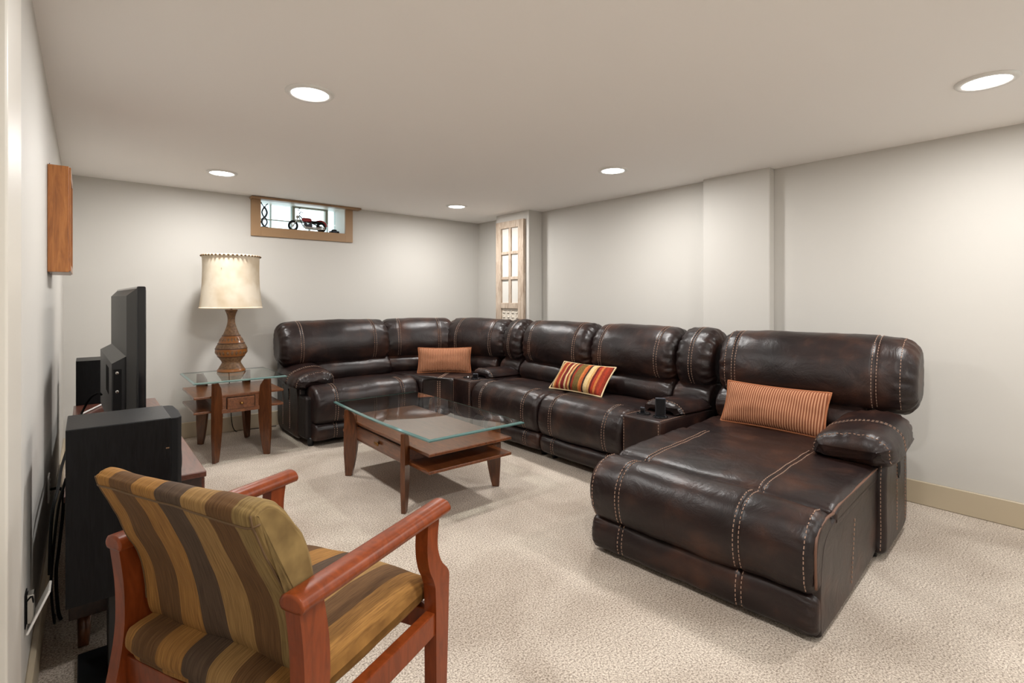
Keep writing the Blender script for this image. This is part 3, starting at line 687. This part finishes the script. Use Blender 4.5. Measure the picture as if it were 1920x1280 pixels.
band('foot_ring', 1, 6, 'ceramic_orange', .8)
for z0, z1 in ((28.5, 43), (53.5, 67)):
    bd = band('carved_band', z0, z1, 'ceramic_orange', .5); band('band_ridge', z0-1.2, z0+.6, 'ceramic_dark', 1.0); band('band_ridge', z1-.6, z1+1.2, 'ceramic_dark', 1.0)
    bm = B(); nd = 22; zm = k_*(z0+z1)/2; hz = k_*(z1-z0)*.30
    for q in range(nd):
        a_ = 2*PI*q/nd; ring = []
        for da, dz in ((-.11, 0), (0, -hz), (.11, 0), (0, hz)):
            r_ = rad(zm+dz)+k_*.7; ring.append(bm.verts.new((r_*math.cos(a_+da), r_*math.sin(a_+da), zm+dz)))
        c_ = bm.verts.new(((rad(zm)+k_*1.5)*math.cos(a_), (rad(zm)+k_*1.5)*math.sin(a_), zm))
        for i in range(4): bm.faces.new((ring[i], ring[(i+1) % 4], c_))
    obj('carved_diamonds', bm, 'ceramic', bd)['kind'] = 'stuff'
bm = B(); tube(bm, [(0, 0, k_*112), (0, 0, k_*150)], .008, 12); obj('lamp_neck', bm, 'ceramic_dark', lp, True)
zs0, zs1 = 1.124-.5985, 1.560-.5985
bm = B(); prs = []
for i in range(11): f = i/10; prs.append((.232-.020*f-.010*math.sin(PI*f), zs0+(zs1-zs0)*f))
lathe(bm, prs, 64, cap=False); lathe(bm, [(r_-.003, z) for r_, z in prs], 64, cap=False); obj('lamp_shade', bm, 'shade_cloth', lp, True)
bm = B(); lathe(bm, [(.2125, zs1-.022), (.2165, zs1-.020), (.2165, zs1-.002), (.2125, zs1)], 64, cap=False); o = obj('top_binding', bm, 'shade_cloth', lp, True)
bm = B()
for q in range(44):
    a_ = 2*PI*q/44; c_ = Vector((.2165*math.cos(a_), .2165*math.sin(a_), zs1-.009)); lathe(bm, [(.001, -.008), (.009, -.003), (.009, .003), (.001, .008)], 8, c_)
obj('braid_trim', bm, 'trim_braid', lp, True)['kind'] = 'stuff'
bm = B(); lathe(bm, [(.2335, zs0-.004), (.2355, zs0), (.2335, zs0+.008), (.2310, zs0+.008)], 64, cap=False); obj('bottom_binding', bm, 'shade_cloth', lp, True)
bm = B()
for q in range(3): a_ = 2*PI*q/3; tube(bm, [(0, 0, zs0+.30), (.215*math.cos(a_), .215*math.sin(a_), zs0+.32)], .002, 5)
tube(bm, [(0, 0, k_*148), (0, 0, zs0+.305)], .004, 8); obj('shade_spider', bm, 'brass', lp, True)
bm = B(); tube(bm, catmull([(.0, .105, .006), (.02, .20, .005), (.05, .36, -.02), (.07, .395, -.30), (.10, .39, -.58), (.25, .38, -.592), (.45, .36, -.593)], 8, False), .0035, 6); obj('power_cord', bm, 'black_matte', lp, True)

# ------------------------------------------------------------------ media console, TV, speakers
md = thing('media_console', 'low brown wooden media console along the left wall under the television', 'console', (.15, 3.19, 0))
x0, x1, y0, y1 = -.205, .205, -.94, .94
obj('top_board', bx(x0, x1, y0, y1, .525, .547, .003), 'console_wood', md)
obj('cabinet', bx(x0+.012, x1-.014, y0+.012, y1-.012, .125, .525, .003), 'console_dark', md)
for k in range(4):
    ya = y0+.02+k*(y1-y0-.04)/4; d_ = obj('door', bx(x1-.0135, x1-.002, ya+.004, ya+(y1-y0-.04)/4-.004, .14, .518, .003), 'console_wood', md)
    bm = B(); tube(bm, [(x1-.003, ya+.05, .36), (x1+.012, ya+.05, .36)], .008, 10); obj('knob', bm, 'brass', d_)
for sx in (-1, 1):
    for sy in (-1, 1):
        bm = B(); tube(bm, [(sx*.15, sy*.80, .126), (sx*.155, sy*.875, .0005)], .02, 12, True, [.024, .015]); obj('leg', bm, 'leg_wood', md, True)
tv = thing('television', 'flat black television seen edge-on from behind on the console', 'television', (.16, 3.22, .548), math.radians(1.5))
bm = B(); box(bm, -.006, .026, -.53, .53, .115, .705, .006); obj('bezel', bm, 'black_gloss', tv)
obj('screen', bx(.0255, .0275, -.515, .515, .13, .69), 'black_gloss', tv)
bm = B(); extrude_poly(bm, [Vector((-.005, -.51, .14)), Vector((-.038, -.47, .17)), Vector((-.038, -.47, .655)), Vector((-.005, -.51, .692))], (0, 0, 0)) if False else None
bm = B(); vs_ = [(-.005, -.52, .125), (-.005, .52, .125), (-.005, .52, .697), (-.005, -.52, .697), (-.036, -.46, .15), (-.036, .46, .15), (-.036, .46, .665), (-.036, -.46, .665)]
v_ = [bm.verts.new(p) for p in vs_]
for f in ((0, 1, 2, 3), (4, 5, 6, 7), (0, 1, 5, 4), (1, 2, 6, 5), (2, 3, 7, 6), (3, 0, 4, 7)): bm.faces.new([v_[i] for i in f])
obj('back_cover', bm, 'grey_plastic', tv)
bm = B(); vs_ = [(-.006, -.44, .085), (-.006, .42, .085), (-.006, .42, .42), (-.006, -.44, .42), (-.085, -.44, .085), (-.085, .42, .085), (-.085, .42, .375), (-.085, -.44, .375)]
v_ = [bm.verts.new(p) for p in vs_]
for f in ((0, 1, 2, 3), (4, 5, 6, 7), (0, 1, 5, 4), (1, 2, 6, 5), (2, 3, 7, 6), (3, 0, 4, 7)): bm.faces.new([v_[i] for i in f])
hb = obj('electronics_housing', bm, 'black_plastic', tv)
bm = B(); box(bm, -.080, -.052, -.4425, -.4395, .11, .35, .001, 1); obj('port_recess', bm, 'black_matte', hb)
for z in (.335, .255):
    bm = B(); lathe(bm, [(.007, 0), (.007, .003), (.004, .004), (.001, .004)], 12)
    for v in bm.verts: v.co = Vector((-.066+v.co.x, -.4425-v.co.z, z+v.co.y))
    obj('socket', bm, 'chrome', hb, True)
bm = B()
for k in range(9): box(bm, -.0862, -.084, -.25+k*.02, -.24+k*.02, .22, .34)
obj('vent_slot', bm, 'black_matte', hb)
bm = B(); box(bm, -.02, .02, -.06, .06, .012, .14, .006); obj('neck', bm, 'black_plastic', tv)
bm = B(); box(bm, -.10, .10, -.26, .26, .001, .014, .005); obj('stand_base', bm, 'black_gloss', tv)
def tubeobj(name, pts, r, mat, label, cat):
    bm = B(); tube(bm, catmull(pts, 8, False), r, 7); return tag(obj(name, bm, mat, None, True), label, cat)
tubeobj('television_cable', [(.062, 3.30, .72), (.05, 3.33, .725), (.02, 3.36, .70), (-.01, 3.35, .64), (-.045, 3.10, .575), (-.068, 2.7, .554), (-.072, 2.35, .553), (-.085, 2.27, .48), (-.09, 2.26, .30)], .005, 'black_matte', 'black cable drooping from the back of the television', 'cable')
bm = B(); tube(bm, [(-.02, 3.76, .5535), (.085, 4.06, .5535)], .005, 8); tag(obj('white_stick', bm, 'white_plastic'), 'thin white stick lying on the console behind the television', 'stick')
def speaker(label, slabel, y):
    s_ = thing('speaker', label, 'speaker', (.10, y, .2905), 0, 'black speakers'); hx, hy, hz = .145, .125, .525
    obj('cabinet', bx(-hx, hx-.03, -hy, hy, 0, hz, .003), 'black_ash', s_)
    pr = [(hx-.032, -hy+.001), (hx-.012, -hy+.003), (hx, -hy+.02), (hx+.003, 0), (hx, hy-.02), (hx-.012, hy-.003), (hx-.032, hy-.001)]
    bm = B(); prism(bm, pr, .002, hz-.002, .002, 1); obj('front_baffle', bm, 'black_matte', s_)
    obj('maker_badge', bx(.100, .109, -hy-.0012, -hy+.001, hz-.098, hz-.0935), 'chrome', s_)
    for r_, z in ((.085, .16), (.045, .36)):
        bm = B(); lathe(bm, [(r_, 0), (r_, .006), (r_*.9, .008), (r_*.6, -.004), (r_*.25, .002), (.002, .004)], 28)
        for v in bm.verts: v.co = Vector((hx+v.co.z+.002, v.co.x, z+v.co.y))
        obj('driver_cone', bm, 'grey_plastic', s_, True)
    for sx in (-1, 1):
        for sy in (-1, 1):
            pass
    p = thing('speaker_pedestal', slabel, 'speaker stand', (.10, y, 0), 0, 'black speaker pedestals')
    obj('base_plate', bx(-.12, .14, -.12, .12, .001, .022, .003), 'black_plastic', p)
    obj('column', bx(-.045, .09, -.07, .07, .022, .276, .003), 'black_plastic', p)
    obj('top_plate', bx(-.08, .12, -.09, .09, .276, .290, .003), 'black_plastic', p)
    for sx in (-.09, .11):
        bm = B(); lathe(bm, [(.005, 0), (.005, .003), (.001, .004)], 10, (sx, -.10, .022)); obj('screw', bm, 'chrome', p)
speaker('black ash speaker nearest the camera, beside the striped chair', 'black pedestal holding the speaker nearest the camera', 2.115)
speaker('black ash speaker in the far corner behind the television', 'black pedestal holding the far corner speaker', 4.275)
# ------------------------------------------------------------------ left wall pieces
wb = thing('wall_box', 'deep oak framed box hanging on the left wall', 'wall decor', (XL, 3.06, 1.32))
obj('side_board', bx(.001, .074, .0, .014, 0, .476, .002), 'oak', wb); obj('side_board', bx(.001, .074, .42, .434, 0, .476, .002), 'oak', wb)
obj('top_board', bx(.001, .074, .014, .42, .462, .476, .002), 'oak', wb); obj('bottom_board', bx(.001, .074, .014, .42, 0, .014, .002), 'oak', wb)
obj('back_panel', bx(.001, .012, .014, .42, .014, .462), 'oak', wb)
bm = B()
for (p0, p1, q0, q1) in ((.004, .034, .004, .472), (.40, .43, .004, .472), (.034, .40, .004, .034), (.034, .40, .442, .472)): box(bm, .070, .080, p0, p1, q0, q1, .002, 1)
obj('front_rim', bm, 'oak', wb)
bm = B(); tube(bm, [(.004, .10, .476), (.004, .10, .50)], .0015, 6); obj('hanging_wire', bm, 'dark_metal', wb)
def outlet(label, y, z, tilt, cat='wall plate'):
    t = thing('wall_plate', label, cat, (XL, y, z)); Mx = Matrix.Translation((.003, 0, 0)) @ Matrix.Rotation(tilt, 4, 'Y')
    bm = B(); box(bm, 0, .006, -.036, .036, 0, .116, .002, 2, M=Mx); obj('cover_plate', bm, 'white_plastic', t)
    for zz in (.034, .082):
        bm = B(); box(bm, .006, .008, -.016, .016, zz-.013, zz+.013, .0008, 1, M=Mx); f_ = obj('socket_face', bm, 'white_plastic', t)
        bm = B()
        for q in (-.006, .006): box(bm, .0078, .0086, q-.0012, q+.0012, zz-.005, zz+.005, M=Mx)
        obj('slot', bm, 'black_matte', f_)
    if tilt:
        bm = B(); box(bm, .0005, .003, -.026, .026, .012, .104); obj('box_opening', bm, 'black_matte', t)
        bm = B(); box(bm, .004, .020, -.018, .018, .02, .10, .002); obj('receptacle_body', bm, 'chrome', t)
        for q in range(4): 
            bm = B(); tube(bm, catmull([(.002, -.015+q*.01, .08), (.016, -.02+q*.012, .095-q*.008), (.012+.006, -.01+q*.008, .05)], 4, False), .0022, 6); obj('wire', bm, ['black_matte', 'white_plastic', 'brass', 'black_matte'][q], t, True)
    return t
outlet('loose tilted white wall plate with bare wires low on the left wall', 1.98, .275, math.radians(24))
outlet('white wall outlet behind the speaker with black plugs', 3.05, .31, 0)
tubeobj('power_cord', [(XL+.012, 3.05, .36), (XL+.05, 3.03, .355), (XL+.055, 2.98, .28), (XL+.045, 2.85, .16), (XL+.04, 2.75, .10), (XL+.05, 2.6, .03), (XL+.06, 2.55, .008)], .006, 'black_matte', 'black power cord hanging from the outlet by the speaker', 'cable')
tubeobj('speaker_wire', [(-.048, 2.2, .62), (-.07, 2.28, .50), (-.085, 2.30, .32), (-.09, 2.36, .20), (-.085, 2.45, .05), (-.09, 2.6, .008)], .004, 'black_matte', 'thin black wire hanging behind the near speaker', 'cable')
# ------------------------------------------------------------------ weathered sash panel on the column
dp = thing('sash_panel', 'weathered whitewashed six pane sash panel hung on the wall column', 'wall decor', (3.58, 4.335, 0))
Y0, Y1, Z0, Z1 = -.235, .235, .55, 2.045
def bar(nm, y0_, y1_, z0_, z1_, d=.034): return obj(nm, bx(-d-.001, -.001, y0_, y1_, z0_, z1_, .003), 'pale_wood', dp)
bar('stile', Y0, Y0+.09, Z0, Z1); bar('stile', Y1-.09, Y1, Z0, Z1); bar('top_rail', Y0+.09, Y1-.09, Z1-.075, Z1)
zc = [1.955-.0, 1.672, 1.405, 1.14]
zb = 1.05
zr = [Z1-.075, 1.70, 1.425, 1.155]
bar('mid_rail', Y0+.09, Y1-.09, 1.095, 1.155); bar('muntin', -.019, .019, 1.155, Z1-.075, .028)
for z in (1.70, 1.425):
    bar('muntin', Y0+.09, -.019, z-.016, z+.016, .028); bar('muntin', .019, Y1-.09, z-.016, z+.016, .028)
zz = [1.155, 1.409, 1.441, 1.684, 1.716, Z1-.075]
for i in (0, 2, 4):
    for ya, yb in ((Y0+.09, -.019), (.019, Y1-.09)): obj('pane', bx(-.011, -.006, ya, yb, zz[i], zz[i+1]), 'pale_panel', dp)
cp = obj('carved_panel', bx(-.014, -.004, Y0+.09, Y1-.09, .62, 1.095), 'carved_white', dp); bar('bottom_rail', Y0+.09, Y1-.09, Z0, .62)
bm = B()
for r_ in range(9):
    for c_ in range(4):
        y = Y0+.125+c_*.073; z = .65+r_*.05
        box(bm, -.024, -.013, y-.017, y+.017, z-.006, z+.006, .003, 1); box(bm, -.022, -.013, y+.012, y+.020, z+.006, z+.022, .002, 1)
obj('carved_relief', bm, 'carved_white', cp)['kind'] = 'stuff'

# ------------------------------------------------------------------ striped armchair
ch = thing('armchair', 'striped upholstered armchair with cherry wood arms, seen from behind', 'chair', (.357, 1.294, 0), math.radians(25.5-90))
seat = Cushion([(-.200, .425), (-.212, .455), (-.185, .482), (-.05, .490), (.12, .492), (.235, .478), (.285, .445), (.275, .415), (.20, .402), (-.15, .402)], -.246, .246, .035, (), .001, seed=2, bulge=.006)
obj('seat', seat.mesh(), 'seat_stripe', ch, True)
back = Cushion([(-.104, .495), (-.110, .61), (-.145, .73), (-.196, .808), (-.232, .838), (-.258, .836), (-.266, .815), (-.226, .73), (-.184, .62), (-.160, .495), (-.132, .480)], -.246, .246, .020, (), .001, seed=4, nx=26)
obj('backrest', back.mesh(), 'chair_stripe', ch, True)
n_ = len(back.P); bm = B()
ib = min(range(n_), key=lambda i: (back.P[i][0]+.262)**2+(back.P[i][1]-.808)**2)
tube(bm, [back.pt(x, ib, .0005) for x in back.xs], .0022, 6)
for s_ in (-1, 1):
    xe = s_*(.246-.008); ids = [i for i in range(n_) if back.Nn[i][0] < .2 and back.P[i][1] > .51 and back.P[i][1] < .83]
    ids.sort(key=lambda i: back.P[i][1]); tube(bm, [back.pt(xe, i, .0005) for i in ids], .0022, 6)
obj('welt', bm, 'trim_braid', ch, True)
def loft(bm, secs, bev=0):
    """rectangular sections (x0,x1, y0,y1, z)"""
    rings = [[bm.verts.new(p) for p in ((a_, c_, z), (b_, c_, z), (b_, d_, z), (a_, d_, z))] for a_, b_, c_, d_, z in secs]
    for r0, r1 in zip(rings, rings[1:]):
        for k in range(4): bm.faces.new((r0[k], r0[(k+1) % 4], r1[(k+1) % 4], r1[k]))
    bm.faces.new(rings[0][::-1]); bm.faces.new(rings[-1])
def smooth_secs(secs, per=5):
    return [tuple(v) for v in zip(*[[p.x for p in catmull([(s_[i], 0) for s_ in secs], per, False)] for i in range(5)])]
for sg in (-1, 1):
    xa, xb = sorted((sg*.254, sg*.290))
    bm = B(); loft(bm, smooth_secs([(xa, xb, -.285, -.245, .0005), (xa, xb, -.245, -.195, .22), (xa, xb, -.205, -.145, .42), (xa, xb, -.200, -.138, .54), (xa, xb, -.212, -.155, .652)])); o = obj('rear_leg', bm, 'cherry', ch)
    bm = B(); loft(bm, smooth_secs([(xa, xb, .228, .264, .0005), (xa, xb, .226, .278, .25), (xa, xb, .224, .286, .44), (xa, xb, .216, .284, .485), (xa, xb, .196, .250, .525), (xa, xb, .186, .232, .575), (xa, xb, .190, .240, .648)])); obj('front_leg', bm, 'cherry', ch)
    xc = sg*.272; wd_ = .027
    Ma = Matrix(((0, 1, 0, 0), (1, 0, 0, 0), (0, 0, 1, 0), (0, 0, 0, 1)))
    bm = B(); prof_a = [(xc-wd_, .646), (xc-wd_-.003, .656), (xc-wd_*.8, .669), (xc-wd_*.3, .674), (xc+wd_*.3, .674), (xc+wd_*.8, .669), (xc+wd_+.003, .656), (xc+wd_, .646), (xc+wd_*.7, .642), (xc-wd_*.7, .642)]
    ca = Cushion(prof_a, -.215, .278, .008, (), 0, per=4, M=Ma, nx=14)
    ca.off = lambda x, i, c_=ca: -.006*(1 if (x-c_.x0 < .002 or c_.x1-x < .002) else 0)
    obj('arm', ca.mesh(), 'cherry', ch, True)
    obj('side_rail', bx(sg*.272-.014, sg*.272+.014, -.17, .24, .345, .402, .003), 'cherry', ch)
obj('front_rail', bx(-.256, .256, .232, .262, .345, .402, .003), 'cherry', ch); obj('rear_rail', bx(-.256, .256, -.196, -.166, .33, .402, .003), 'cherry', ch)
obj('back_rail', bx(-.256, .256, -.142, -.118, .515, .56, .003), 'cherry', ch)
